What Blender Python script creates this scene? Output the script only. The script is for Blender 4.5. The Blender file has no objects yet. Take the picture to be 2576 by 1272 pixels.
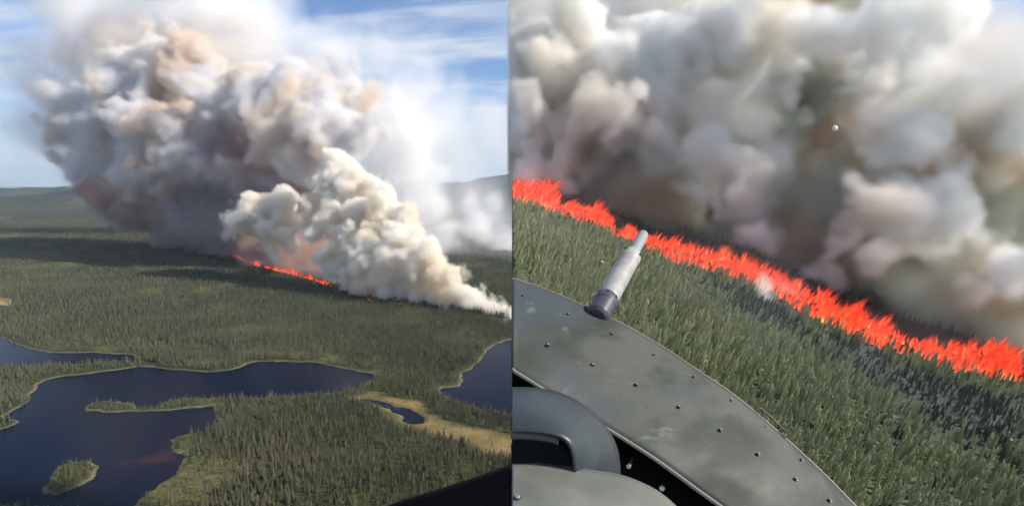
import bpy, bmesh, math, random, os
import numpy as np
from mathutils import Vector, Matrix

S = bpy.context.scene
COL = S.collection
random.seed(7); RNG = np.random.default_rng(7)

# ------------------------------------------------------------------ camera, sky, sun, exposure
F = 1500.0                       # focal length in the units of a 2576 x 1272 picture
TH = math.atan(168 / F)          # camera pitched down
H = 150.0                        # flying height above the lakes
CT, ST = math.cos(TH), math.sin(TH)
cam = bpy.data.cameras.new('camera'); camo = bpy.data.objects.new('camera', cam); COL.objects.link(camo); S.camera = camo
camo.location = (0, 0, H); camo.rotation_euler = (math.pi / 2 - TH, 0, 0)
cam.sensor_width = 36; cam.lens = 36 * F / 2576; cam.clip_start = 0.05; cam.clip_end = 80000

EL = math.radians(34); AZ = math.radians(96)
W = bpy.data.worlds.new('World'); S.world = W; W.use_nodes = True
wt = W.node_tree; bg = wt.nodes['Background']
sky = wt.nodes.new('ShaderNodeTexSky'); sky.sky_type = 'NISHITA'; sky.sun_disc = False
sky.sun_elevation = EL; sky.sun_rotation = AZ; sky.altitude = 500; sky.air_density = 1.0; sky.dust_density = 0.4; sky.ozone_density = 3.0
bg.inputs[1].default_value = 0.084

def wnode(t, **kw):
    n = wt.nodes.new(t)
    for k, v in kw.items(): n.inputs[k].default_value = v
    return n
wl = wt.links
tc = wt.nodes.new('ShaderNodeTexCoord'); sep = wt.nodes.new('ShaderNodeSeparateXYZ'); wl.new(tc.outputs['Generated'], sep.inputs[0])
# cirrus: noise on the direction projected to a high layer
mz = wnode('ShaderNodeMath'); mz.operation = 'ADD'; wl.new(sep.outputs['Z'], mz.inputs[0]); mz.inputs[1].default_value = 0.13
dv = wt.nodes.new('ShaderNodeVectorMath'); dv.operation = 'DIVIDE'; wl.new(tc.outputs['Generated'], dv.inputs[0])
cmb = wt.nodes.new('ShaderNodeCombineXYZ')
for i in range(3): wl.new(mz.outputs[0], cmb.inputs[i])
wl.new(cmb.outputs[0], dv.inputs[1])
mp = wt.nodes.new('ShaderNodeMapping'); wl.new(dv.outputs[0], mp.inputs[0])
mp.inputs['Location'].default_value = (3.1, 1.7, 0); mp.inputs['Rotation'].default_value = (0, 0, math.radians(35)); mp.inputs['Scale'].default_value = (0.75, 2.0, 0.05)
nz = wnode('ShaderNodeTexNoise', Scale=1.15, Detail=6.0, Roughness=0.55, Distortion=0.5); wl.new(mp.outputs[0], nz.inputs['Vector'])
cr = wt.nodes.new('ShaderNodeMapRange'); cr.interpolation_type = 'SMOOTHSTEP'; wl.new(nz.outputs['Fac'], cr.inputs[0])
cr.inputs[1].default_value = 0.40; cr.inputs[2].default_value = 0.66; cr.inputs[3].default_value = 0.0; cr.inputs[4].default_value = 0.85
hz = wt.nodes.new('ShaderNodeMapRange'); hz.interpolation_type = 'SMOOTHSTEP'; wl.new(sep.outputs['Z'], hz.inputs[0])
hz.inputs[1].default_value = 0.17; hz.inputs[2].default_value = -0.02; hz.inputs[3].default_value = 0.0; hz.inputs[4].default_value = 0.85
mxm = wnode('ShaderNodeMath'); mxm.operation = 'MAXIMUM'; wl.new(cr.outputs[0], mxm.inputs[0]); wl.new(hz.outputs[0], mxm.inputs[1])
cmx = wt.nodes.new('ShaderNodeMix'); cmx.data_type = 'RGBA'; wl.new(mxm.outputs[0], cmx.inputs[0])
tint = wt.nodes.new('ShaderNodeMix'); tint.data_type = 'RGBA'; tint.blend_type = 'MULTIPLY'; tint.inputs[0].default_value = 1
wl.new(sky.outputs[0], tint.inputs[6]); tint.inputs[7].default_value = (0.84, 0.98, 1.2, 1)
wl.new(tint.outputs[2], cmx.inputs[6]); cmx.inputs[7].default_value = (6.3, 6.8, 7.5, 1)
wl.new(cmx.outputs[2], bg.inputs[0])

sl = bpy.data.lights.new('sun', 'SUN'); sl.energy = 5.0; sl.angle = math.radians(0.6); sl.color = (1.0, 0.93, 0.83)
so = bpy.data.objects.new('sun', sl); COL.objects.link(so)
SUN = Vector((math.cos(EL) * math.sin(AZ), math.cos(EL) * math.cos(AZ), math.sin(EL)))
so.rotation_euler = SUN.to_track_quat('Z', 'Y').to_euler(); so.location = (0, 0, 400)
S.view_settings.view_transform = 'Standard'; S.view_settings.look = 'None'; S.view_settings.gamma = 1
S.view_settings.exposure = 0.52
CY = S.cycles; CY.use_denoising = True; CY.max_bounces = 12; CY.volume_bounces = 8; CY.use_adaptive_sampling = True; CY.adaptive_threshold = 0.07; CY.adaptive_min_samples = 20; CY.diffuse_bounces = 2; CY.glossy_bounces = 2; CY.transparent_max_bounces = 16
CY.transmission_bounces = 2; CY.volume_step_rate = 3.5; CY.volume_max_steps = 300; CY.sample_clamp_indirect = 4

# ------------------------------------------------------------------ helpers
def ray(px, py):
    u = (px - 1288) / F; v = (636 - py) / F
    return Vector((u, CT + v * ST, -ST + v * CT))
def at(px, py, Y):
    """the point of the place seen at (px, py) of the photograph, Y metres ahead"""
    d = ray(px, py); return Vector((0, 0, H)) + d * (Y / d.y)
def ground(px, py, z=0.0):
    d = ray(px, py); return Vector((0, 0, H)) + d * ((z - H) / d.z)
HC = 35.0                        # the near burning hillside on the right: a slope through these numbers
def hill_z(X, Y):
    return H + (-HC - 0.2 * X + (0.324 * CT - ST) * Y) / (CT + 0.324 * ST)
def on_hill(px, py):
    u = px - 1288; v = 636 - py
    w = HC * F / (0.324 * F - v - 0.2 * u)
    return Vector((0, 0, H)) + ray(px, py) * w

def tag(o, label=None, cat=None, group=None, kind=None):
    if label: o['label'] = label
    if cat: o['category'] = cat
    if group: o['group'] = group
    if kind: o['kind'] = kind
    return o
def link(name, me, mats=(), parent=None, smooth=True):
    for m in mats: me.materials.append(m)
    if smooth and len(me.polygons): me.polygons.foreach_set('use_smooth', [True] * len(me.polygons))
    o = bpy.data.objects.new(name, me); COL.objects.link(o)
    if parent: o.parent = parent
    return o
def mesh(name, v, f):
    me = bpy.data.meshes.new(name); me.from_pydata([tuple(p) for p in v], [], f); me.update(); return me
def fast_mesh(name, v, quads):
    me = bpy.data.meshes.new(name); nq = len(quads); k = quads.shape[1]
    me.vertices.add(len(v)); me.vertices.foreach_set('co', v.astype(np.float32).ravel())
    me.loops.add(nq * k); me.loops.foreach_set('vertex_index', quads.astype(np.int32).ravel())
    me.polygons.add(nq); me.polygons.foreach_set('loop_start', np.arange(0, nq * k, k, dtype=np.int32))
    me.polygons.foreach_set('loop_total', np.full(nq, k, dtype=np.int32)); me.update(calc_edges=True); return me
def fattr(me, name, arr):
    a = me.attributes.new(name, 'FLOAT', 'POINT'); a.data.foreach_set('value', np.asarray(arr, np.float32))

def mat(name, base=(.5, .5, .5), rough=.6, metal=0.0, spec=.5):
    m = bpy.data.materials.new(name); m.use_nodes = True; b = m.node_tree.nodes['Principled BSDF']
    b.inputs['Base Color'].default_value = (*base, 1); b.inputs['Roughness'].default_value = rough; b.inputs['Metallic'].default_value = metal
    b.inputs['Specular IOR Level'].default_value = spec
    return m
class NT:
    def __init__(s, m): s.t = m.node_tree; s.b = s.t.nodes.get('Principled BSDF')
    def n(s, typ, **kw):
        x = s.t.nodes.new(typ)
        for k, v in kw.items():
            if hasattr(x, k) and k not in ('inputs',): setattr(x, k, v)
            else: x.inputs[k].default_value = v
        return x
    def l(s, a, b): s.t.links.new(a, b)
    def noise(s, scale, detail=4, vec=None, rough=.55):
        x = s.n('ShaderNodeTexNoise'); x.inputs['Scale'].default_value = scale; x.inputs['Detail'].default_value = detail; x.inputs['Roughness'].default_value = rough
        if vec: s.l(vec, x.inputs['Vector'])
        return x.outputs['Fac']
    def rng(s, src, a, b, c=0., d=1.):
        x = s.n('ShaderNodeMapRange'); x.interpolation_type = 'SMOOTHSTEP'; s.l(src, x.inputs[0])
        for i, v in enumerate((a, b, c, d)): x.inputs[i + 1].default_value = v
        return x.outputs[0]
    def mix(s, fac, a, b, mode='MIX'):
        x = s.n('ShaderNodeMix'); x.data_type = 'RGBA'; x.blend_type = mode
        if isinstance(fac, (int, float)): x.inputs[0].default_value = fac
        else: s.l(fac, x.inputs[0])
        for i, v in ((6, a), (7, b)):
            if isinstance(v, tuple): x.inputs[i].default_value = (*v, 1)
            else: s.l(v, x.inputs[i])
        return x.outputs[2]
    def attr(s, name): return s.n('ShaderNodeAttribute', attribute_name=name).outputs['Fac']
    def pos(s): return s.n('ShaderNodeNewGeometry').outputs['Position']
    def math(s, op, a, b=0.):
        x = s.n('ShaderNodeMath'); x.operation = op
        for i, v in enumerate((a, b)):
            if isinstance(v, (int, float)): x.inputs[i].default_value = v
            else: s.l(v, x.inputs[i])
        return x.outputs[0]
    def bump(s, h, strength, dist):
        x = s.n('ShaderNodeBump'); x.inputs['Strength'].default_value = strength; x.inputs['Distance'].default_value = dist
        s.l(h, x.inputs['Height']); s.l(x.outputs[0], s.b.inputs['Normal'])
    def color(s, c): s.l(c, s.b.inputs['Base Color'])

def vnoise(x, y, seed=0):
    xi = np.floor(x).astype(np.int64); yi = np.floor(y).astype(np.int64); fx = x - xi; fy = y - yi
    fx = fx * fx * (3 - 2 * fx); fy = fy * fy * (3 - 2 * fy)
    def h(a, b):
        n = (a * 374761393 + b * 668265263 + seed * 1442695041) & 0xffffffff
        n = ((n ^ (n >> 13)) * 1274126177) & 0xffffffff
        return ((n ^ (n >> 16)) & 0xffff) / 65535.0
    return (h(xi, yi) * (1 - fx) + h(xi + 1, yi) * fx) * (1 - fy) + (h(xi, yi + 1) * (1 - fx) + h(xi + 1, yi + 1) * fx) * fy
def fbm(x, y, oct=4, seed=0):
    s = 0; a = .5; t = 0
    for k in range(oct): s = s + a * vnoise(x, y, seed + k); t += a; a *= .5; x = x * 2.03 + 11.3; y = y * 2.03 + 5.7
    return s / t
def sdist(P, poly):
    """distance to a closed outline, positive inside"""
    poly = np.asarray(poly); d = np.full(len(P), 1e9); ins = np.zeros(len(P), bool)
    for i in range(len(poly)):
        a = poly[i]; b = poly[(i + 1) % len(poly)]; ab = b - a
        t = np.clip(((P - a) @ ab) / max(ab @ ab, 1e-9), 0, 1)
        q = P - (a + t[:, None] * ab); d = np.minimum(d, np.hypot(q[:, 0], q[:, 1]))
        c = (a[1] > P[:, 1]) != (b[1] > P[:, 1])
        with np.errstate(divide='ignore', invalid='ignore'):
            ins ^= c & (P[:, 0] < (b[0] - a[0]) * (P[:, 1] - a[1]) / (b[1] - a[1]) + a[0])
    return np.where(ins, d, -d)
def gpoly(pts): return np.array([tuple(ground(x, y))[:2] for x, y in pts])
def smooth01(x): x = np.clip(x, 0, 1); return x * x * (3 - 2 * x)

# ------------------------------------------------------------------ lakes, bog and meadow outlines
lake_main = gpoly([(-330, 1150), (-60, 1090), (0, 1080), (22, 1074), (56, 1059), (36, 1054), (11, 1048), (45, 1022), (75, 1004), (88, 985), (92, 968), (112, 955), (150, 948), (210, 942), (262, 934),
    (322, 925), (344, 921), (389, 923), (430, 928), (468, 931), (524, 936), (576, 931), (614, 924), (624, 916), (645, 911), (686, 909), (775, 911), (817, 915), (847, 921), (899, 934), (938, 940),
    (940, 948), (921, 964), (880, 978), (820, 988), (740, 996), (659, 998), (600, 998), (560, 999), (500, 1000), (450, 1004), (420, 1011), (395, 1020), (375, 1024), (348, 1024), (333, 1017), (300, 1009), (262, 1006), (232, 1014), (210, 1028), (216, 1033),
    (260, 1035), (340, 1035), (400, 1034), (450, 1031), (500, 1024), (541, 1018), (538, 1035), (550, 1060), (525, 1078), (480, 1090), (447, 1096), (424, 1108), (430, 1126), (452, 1143), (462, 1162),
    (440, 1192), (405, 1215), (372, 1240), (344, 1262), (330, 1300), (300, 1330), (240, 1300), (170, 1284), (100, 1275), (50, 1268), (0, 1266), (-60, 1262), (-330, 1240)])
lake_upper = gpoly([(-330, 780), (-120, 815), (-40, 835), (0, 845), (22, 857), (49, 868), (90, 879), (123, 886), (180, 888), (239, 886), (284, 890), (318, 891), (333, 896), (341, 906), (346, 918), (340, 921),
    (333, 912), (322, 908), (300, 907), (240, 910), (187, 914), (94, 919), (0, 922), (-120, 925), (-330, 930)])
lake_right = gpoly([(1500, 820), (1283, 855), (1251, 863), (1225, 882), (1213, 905), (1191, 923), (1159, 938), (1166, 961), (1152, 969), (1112, 976), (1110, 986), (1161, 1012), (1221, 1028), (1283, 1038), (1400, 1050), (1700, 1000)])
pond = gpoly([(906, 1004), (936, 1003), (974, 1011), (992, 1021), (1030, 1027), (1052, 1038), (1068, 1050), (1062, 1064), (1040, 1066), (1013, 1060), (1004, 1044), (974, 1029), (944, 1019)])
pond_left = gpoly([(-90, 760), (-20, 763), (4, 767), (18, 771), (0, 779), (-90, 782)])
island = gpoly([(102, 1231), (108, 1218), (118, 1206), (131, 1186), (150, 1169), (184, 1160), (225, 1158), (240, 1169), (246, 1185), (236, 1204), (210, 1217), (176, 1232), (142, 1241), (112, 1243)])
bog = gpoly([(870, 1000), (930, 994), (990, 998), (1060, 1018), (1090, 1044), (1180, 1073), (1290, 1110), (1420, 1150), (1420, 1200), (1290, 1150), (1198, 1140), (1123, 1107), (1060, 1082), (1000, 1066), (974, 1041), (899, 1012)])
meadow_polys = [gpoly(p) for p in (
    [(60, 628), (130, 630), (200, 645), (230, 668), (150, 678), (80, 658), (-60, 650), (-60, 636)],
    [(-80, 575), (40, 572), (80, 590), (20, 606), (-80, 604)], [(-80, 540), (20, 545), (30, 556), (-80, 560)],
    [(430, 668), (505, 672), (500, 682), (435, 680)], [(360, 728), (415, 728), (418, 742), (365, 742)], [(470, 725), (530, 724), (525, 740), (465, 742)],
    [(480, 1290), (400, 1290), (350, 1250), (420, 1200), (470, 1180), (520, 1150), (600, 1140), (640, 1170), (600, 1215), (520, 1240)],
    [(640, 890), (700, 884), (780, 893), (860, 905), (950, 908), (955, 922), (900, 922), (800, 905), (650, 903)],
    [(470, 905), (560, 910), (600, 925), (480, 925)], [(120, 868), (220, 872), (330, 878), (330, 885), (120, 880)],
    [(-60, 745), (20, 750), (44, 762), (20, 770), (-60, 760)], [(424, 1095), (470, 1090), (500, 1110), (470, 1150), (440, 1135)])]
sandy_poly = gpoly([(-90, 748), (20, 752), (46, 763), (20, 772), (-90, 762)])

def land_fields(P):
    lake = sdist(P, lake_main)
    lake = np.minimum(lake, -sdist(P, island))
    for q in (lake_upper, lake_right, pond, pond_left): lake = np.maximum(lake, sdist(P, q))
    jit = (fbm(P[:, 0] / 14, P[:, 1] / 14, 4, 3) - .5) * 6.5 + (fbm(P[:, 0] / 3.5, P[:, 1] / 3.5, 2, 4) - .5) * 2.0
    land = -lake + jit
    bg_ = sdist(P, bog) + (fbm(P[:, 0] / 25, P[:, 1] / 25, 3, 9) - .5) * 22
    md = np.full(len(P), -1e9)
    for q in meadow_polys: md = np.maximum(md, sdist(P, q))
    md = md / np.clip(P[:, 1] / 400, 1, 4) + (fbm(P[:, 0] / 22, P[:, 1] / 22, 3, 21) - .5) * 26
    return land, bg_, md
def relief(X, Y):
    far = smooth01((Y - 2200) / 4500)
    n = fbm(X / 2600 + 7.3, Y / 1500 + 2.1, 4, 31)
    h = far * 210 * np.maximum(n - .42, 0) * 2.4
    # ridges: dark hill at far left, mountain at far right
    for (px, Y0, hh, wx, wy) in ((110, 6600, 130, 760, 500), (200, 6000, 95, 520, 420), (20, 7600, 110, 900, 500), (1215, 9000, 130, 500, 700), (1330, 9500, 150, 900, 700), (330, 4300, 60, 600, 300), (60, 3800, 48, 500, 260), (1500, 9000, 150, 1300, 800)):
        x0 = (px - 1288) / F * Y0
        h = h + hh * np.exp(-((X - x0) / wx) ** 2 - ((Y - Y0) / wy) ** 2) * (0.75 + 0.5 * fbm(X / 500, Y / 300, 3, 44))
    return h

# terrain grid: rows and columns spread so that near ground is finer
pys = np.concatenate([np.arange(1420, 500, -2.2), np.linspace(499, 476, 46)])
Yr = np.array([ground(1288, p).y for p in pys])
Yr = np.concatenate([[5.0, 60, 120, 180], Yr[Yr > 190], [16000, 30000]]); Yr = np.unique(Yr)
Tc = np.concatenate([np.linspace(-1.6, -0.96, 12), np.linspace(-0.95, 0.03, 470), np.linspace(0.05, 1.6, 40)])
YY, TT = np.meshgrid(Yr, Tc, indexing='ij')
XX = TT * np.maximum(YY, 150.0)
P2 = np.stack([XX.ravel(), YY.ravel()], 1)
land, bogd, mead = land_fields(P2)
z = np.clip(land * 0.30, -1.5, 1.0) + smooth01((land - 4) / 120) * 3.0 * fbm(P2[:, 0] / 90, P2[:, 1] / 90, 3, 5) + relief(P2[:, 0], P2[:, 1])
V3 = np.column_stack([P2, z])
nr, nc = len(Yr), len(Tc)
idx = np.arange(nr * nc).reshape(nr, nc)
Q = np.stack([idx[:-1, :-1], idx[:-1, 1:], idx[1:, 1:], idx[1:, :-1]], -1).reshape(-1, 4)
tm = fast_mesh('terrain', V3, Q); fattr(tm, 'land', land); fattr(tm, 'bog', bogd); fattr(tm, 'mead', mead)
fattr(tm, 'sand', sdist(P2, sandy_poly))
gm = mat('forest_floor', rough=.95, spec=.1); g = NT(gm); p = g.pos()
base = g.mix(g.rng(g.noise(.012, 5, p), .38, .62), (.045, .052, .024), (.075, .078, .036))
base = g.mix(g.rng(g.noise(.0035, 4, p), .42, .62), base, (.060, .050, .030))
base = g.mix(g.rng(g.noise(.35, 3, p), .45, .7), base, (.030, .034, .016))
base = g.mix(g.rng(g.noise(.0012, 7, p, .65), .42, .58), base, (.022, .030, .022))
base = g.mix(g.rng(g.noise(.006, 6, p, .7), .54, .62, 0, .6), base, (.11, .11, .055))
base = g.mix(g.rng(g.attr('mead'), -5, 8, 0, .6), base, g.mix(g.rng(g.noise(.2, 4, p), .4, .65), (.09, .10, .04), (.18, .165, .075)))
base = g.mix(g.rng(g.attr('bog'), -4, 10), base, g.mix(g.rng(g.noise(.11, 5, p), .35, .65), (.24, .165, .075), (.15, .13, .05)))
base = g.mix(g.rng(g.attr('sand'), -8, 8), base, (.38, .26, .12))
base = g.mix(g.math('MULTIPLY', g.rng(g.attr('land'), 2.6, 1.2), g.rng(g.noise(.06, 4, p), .36, .52, .25, 1)), base, g.mix(g.rng(g.noise(.3, 4, p), .4, .65), (.10, .10, .05), (.17, .155, .085)))
base = g.mix(g.rng(g.attr('land'), 0.6, -0.2), base, (.06, .045, .025))
g.color(base); g.bump(g.noise(.25, 5, p), .6, 2.0)
tag(link('terrain', tm, [gm]), kind='structure')

wm = mat('lake_water', (.004, .011, .045), .05, spec=.16); g = NT(wm); p = g.pos()
wc = g.mix(g.rng(g.noise(.006, 3, p), .35, .65), (.0016, .0045, .015), (.0024, .0065, .022))
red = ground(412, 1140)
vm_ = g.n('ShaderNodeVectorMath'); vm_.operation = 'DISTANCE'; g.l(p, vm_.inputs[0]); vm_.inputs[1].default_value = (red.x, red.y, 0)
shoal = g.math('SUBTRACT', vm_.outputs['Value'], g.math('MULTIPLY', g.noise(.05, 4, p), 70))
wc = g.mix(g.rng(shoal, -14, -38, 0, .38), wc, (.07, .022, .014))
g.color(wc); g.bump(g.noise(.5, 5, p), .22, .25); g.b.inputs['IOR'].default_value = 1.18; g.b.inputs['Roughness'].default_value = .12
wme = mesh('water', [(-48000, 5, 0), (48000, 5, 0), (48000, 30000, 0), (-48000, 30000, 0)], [(0, 1, 2, 3)])
tag(link('water', wme, [wm], smooth=False), kind='structure')

# ------------------------------------------------------------------ the near burning hillside
hx = np.concatenate([np.linspace(0, 190, 150), [230, 280]]); hy = np.concatenate([[2.0], np.linspace(14, 215, 170)])
HX, HY = np.meshgrid(hx, hy); hp = np.column_stack([HX.ravel(), HY.ravel()])
hz_ = hill_z(hp[:, 0], hp[:, 1]) + (fbm(hp[:, 0] / 9, hp[:, 1] / 9, 4, 70) - .5) * 1.6
burn_line = [(1288, 500), (1350, 522), (1430, 545), (1540, 590), (1640, 633), (1800, 684), (1950, 744), (2100, 824), (2300, 904), (2500, 950), (2700, 1000)]
dark_poly = [(1240, 520), (1440, 575), (1640, 640), (1720, 735), (1860, 800), (2010, 890), (2150, 1010), (2230, 1110), (2350, 1130), (2450, 1160), (2620, 1250), (2800, 1300), (2800, 950), (2700, 1000), (2500, 950), (2300, 904), (2100, 824), (1950, 744), (1800, 684), (1640, 633), (1540, 590), (1430, 545), (1350, 522)]
burnt_poly = [(1240, 470), (1350, 522), (1430, 545), (1540, 590), (1640, 633), (1800, 684), (1950, 744), (2100, 824), (2300, 904), (2500, 950), (2700, 1000), (2900, 1000), (2800, 620), (1240, 330)]
def hpoly(q): return np.array([tuple(on_hill(*a))[:2] for a in q])
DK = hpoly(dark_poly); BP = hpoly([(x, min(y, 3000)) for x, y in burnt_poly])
hn, hm = len(hy), len(hx)
hi_ = np.arange(hn * hm).reshape(hn, hm)
Qh = np.stack([hi_[:-1, :-1], hi_[:-1, 1:], hi_[1:, 1:], hi_[1:, :-1]], -1).reshape(-1, 4)
# skirts down to the low ground: cut cliff on the left, slopes elsewhere
def skirt(ring, dx, dy, base_i, V, Qs):
    n0 = len(V)
    for i in ring: V.append((HV[i][0] + dx, HV[i][1] + dy, -2.0))
    for k in range(len(ring) - 1): Qs.append((ring[k], ring[k + 1], n0 + k + 1, n0 + k))
HV = [tuple(a) for a in np.column_stack([hp, hz_])]
V = list(HV); Qs = [tuple(a) for a in Qh]
skirt(list(hi_[:, 0]), 0, 0, 0, V, Qs); skirt(list(hi_[-1, :]), 0, 26, 0, V, Qs); skirt(list(hi_[:, -1][::-1]), 60, 0, 0, V, Qs); skirt(list(hi_[0, :][::-1]), 0, -1, 0, V, Qs)
hmsh = fast_mesh('hillside', np.array(V), np.array(Qs))
allp = np.array(V)[:, :2]
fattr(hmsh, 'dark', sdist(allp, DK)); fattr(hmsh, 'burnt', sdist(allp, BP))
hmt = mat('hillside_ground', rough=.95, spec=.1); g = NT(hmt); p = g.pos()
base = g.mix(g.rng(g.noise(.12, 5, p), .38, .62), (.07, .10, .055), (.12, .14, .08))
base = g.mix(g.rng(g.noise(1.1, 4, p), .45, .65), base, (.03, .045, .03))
base = g.mix(g.rng(g.attr('dark'), -3, 7, 0, .85), base, g.mix(g.rng(g.noise(.25, 5, p), .4, .65), (.034, .040, .036), (.055, .065, .055)))  # smoke shade below the flames painted into the ground colour
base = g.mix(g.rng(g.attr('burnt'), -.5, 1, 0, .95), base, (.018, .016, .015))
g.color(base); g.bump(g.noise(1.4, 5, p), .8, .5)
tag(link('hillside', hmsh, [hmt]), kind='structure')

# ------------------------------------------------------------------ trees
def spruce_mesh(name, seed, height=1.0, tiers=7, rad=.17, spokes=7, bare=.12, mats=()):
    r = random.Random(seed); v = []; f = []; mi = []
    tw = .014
    for k in range(4):
        a = k * math.pi / 2; v.append((tw * math.cos(a), tw * math.sin(a), 0))
    v.append((0, 0, height * .97))
    for k in range(4): f.append((k, (k + 1) % 4, 4)); mi.append(1)
    for t in range(tiers):
        q = t / tiers
        z0 = bare + (1 - bare) * q; zt = z0 + (1 - bare) / tiers * 1.9
        R = rad * (1 - q) ** .8 * (.75 + .5 * r.random()) + .02
        c = len(v); ox, oy = r.uniform(-.012, .012), r.uniform(-.012, .012)
        v.append((ox, oy, min(zt, 1.0) * height))
        ph = r.random() * 6.28
        for k in range(spokes * 2):
            a = ph + k * math.pi / spokes
            rr = R * (r.uniform(.8, 1.25) if k % 2 == 0 else r.uniform(.30, .5))
            v.append((ox + rr * math.cos(a), oy + rr * math.sin(a), (z0 - (.035 if k % 2 == 0 else -.03) * r.uniform(.6, 1.6)) * height))
        for k in range(spokes * 2):
            f.append((c, c + 1 + k, c + 1 + (k + 1) % (spokes * 2))); mi.append(0)
    me = mesh(name, v, f)
    for m in mats: me.materials.append(m)
    me.polygons.foreach_set('material_index', mi)
    return me
def leafy_mesh(name, seed, mats=(), n=46, rad=.26):
    r = random.Random(seed); v = [(.012, 0, 0), (-.008, .01, 0), (-.008, -.01, 0), (0, 0, .8)]; f = [(0, 1, 3), (1, 2, 3), (2, 0, 3)]; mi = [1, 1, 1]
    for _ in range(n):
        zz = r.uniform(.22, 1); R = rad * math.sqrt(max(0, 1 - ((zz - .6) / .42) ** 2)) * r.uniform(.4, 1); a = r.random() * 6.28
        c = Vector((R * math.cos(a), R * math.sin(a), zz)); k = len(v)
        for _q in range(3):
            v.append(tuple(c + Vector((r.uniform(-1, 1), r.uniform(-1, 1), r.uniform(-1, 1))).normalized() * r.uniform(.05, .09)))
        f.append((k, k + 1, k + 2)); mi.append(0)
    me = mesh(name, v, f)
    for m in mats: me.materials.append(m)
    me.polygons.foreach_set('material_index', mi)
    return me
def foliage(name, c1, c2, c3, scale=.012):
    m = mat(name, rough=.8, spec=.15); g = NT(m)
    oi = g.n('ShaderNodeObjectInfo')
    c = g.mix(oi.outputs['Random'], c1, c2)
    c = g.mix(g.rng(g.noise(scale, 3, oi.outputs['Location']), .45, .68), c, c3)
    g.color(c); return m
bark = mat('bark', (.12, .10, .085), .9, spec=.1)
f_dark = foliage('spruce_needles', (.062, .072, .044), (.130, .134, .078), (.135, .128, .078))
f_yel = foliage('shrub_leaves', (.11, .13, .04), (.19, .185, .07), (.17, .135, .06))
f_right = foliage('slope_needles', (.15, .18, .075), (.40, .40, .20), (.28, .29, .16), .06)
f_char = foliage('singed_needles', (.032, .042, .030), (.062, .074, .050), (.045, .055, .042), .06)  # darker needle copy: smoke shade painted in the strip, singed trees behind the fire
def palette(tag_, fm, n=5, **kw):
    return [spruce_mesh(f'{tag_}_{k}', 10 + k + hash(tag_) % 1, mats=(fm, bark), rad=.12 + .02 * (k % 4), bare=.06 + .05 * (k % 3), tiers=6 + k % 3, **kw) for k in range(n)]
pal_left = palette('spruce', f_dark); pal_leaf = [leafy_mesh(f'shrub_{k}', 50 + k, (f_yel, bark)) for k in range(3)]
pal_snag = [spruce_mesh('snag', 77, mats=(mat('dead_twigs', (.13, .125, .11), .9), bark), rad=.05, tiers=4, spokes=4, bare=.3)]
pal_right = palette('slope_spruce', f_right); pal_char = palette('singed_spruce', f_char, 3)

def grid_points(xs, ys, jitter):
    a, b = np.meshgrid(xs, ys); a = a.ravel(); b = b.ravel()
    return np.column_stack([a + RNG.uniform(-.5, .5, len(a)) * jitter, b + RNG.uniform(-.5, .5, len(b)) * jitter])
# ---- low ground forest points
pts = []
for (y0, y1, sp) in ((215, 520, 2.35), (520, 900, 3.3), (900, 1500, 5.0), (1500, 2600, 9.0)):
    P = grid_points(np.arange(-.92 * y1, 30, sp), np.arange(y0, y1, sp), sp * 1.1)
    P = P[(P[:, 0] > -.90 * P[:, 1] - 30) & (P[:, 0] < 25)]
    pts.append(np.column_stack([P, np.full(len(P), sp)]))
PT = np.concatenate(pts)
land, bogd, mead = land_fields(PT[:, :2])
dens = smooth01((land - 1.6) / 2.4) * (1 - .80 * smooth01((bogd + 2) / 7)) * (1 - .15 * smooth01((mead + 4) / 8))
dens *= .55 + .6 * fbm(PT[:, 0] / 60, PT[:, 1] / 60, 3, 91)
islet = np.maximum(sdist(PT[:, :2], island), sdist(PT[:, :2], gpoly([(205, 1028), (260, 1008), (400, 1005), (545, 985), (560, 1020), (400, 1038)])))
dens = np.where(islet > -2, np.maximum(dens, smooth01((land - .8) / 1.5)), dens)
dens *= np.where((islet < -2) & (land < 9) & (fbm(PT[:, 0] / 18, PT[:, 1] / 18, 2, 8) > .5), .35, 1.0)
keep = RNG.random(len(PT)) < dens
PT = PT[keep]; land = land[keep]; bogd = bogd[keep]; mead = mead[keep]
zt = np.clip(land * 0.30, -1.5, 1.0) + smooth01((land - 4) / 120) * 3.0 * fbm(PT[:, 0] / 90, PT[:, 1] / 90, 3, 5) + relief(PT[:, 0], PT[:, 1])
n = len(PT)
hgt = RNG.uniform(2.6, 6.6, n) * (.75 + .5 * fbm(PT[:, 0] / 45, PT[:, 1] / 45, 3, 15)) * np.where(PT[:, 2] > 5, 1.25, 1.0)
kind = np.zeros(n, int)
leafp = np.where(islet[keep] > -2, .35, 0) + np.where(mead > 0, .72, .13) + np.where(land < 9, .30, 0) + np.where(bogd > -1, .7, 0)
kind[RNG.random(n) < leafp] = 1
kind[RNG.random(n) < .012] = 2
hgt = np.where(kind == 1, hgt * .42 + .4, hgt) * np.where(bogd > 1, .45, 1.0) * np.where((kind == 1) & (mead > 0), 1.35, 1.0) * np.where(islet[keep] > -2, .78, 1.0)
low = {'x': PT[:, 0], 'y': PT[:, 1], 'z': zt - .15, 'h': hgt, 'k': kind, 'w': hgt * np.where(kind == 1, 1.4, RNG.uniform(.75, 1.25, n))}
print('low trees', n)

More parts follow.
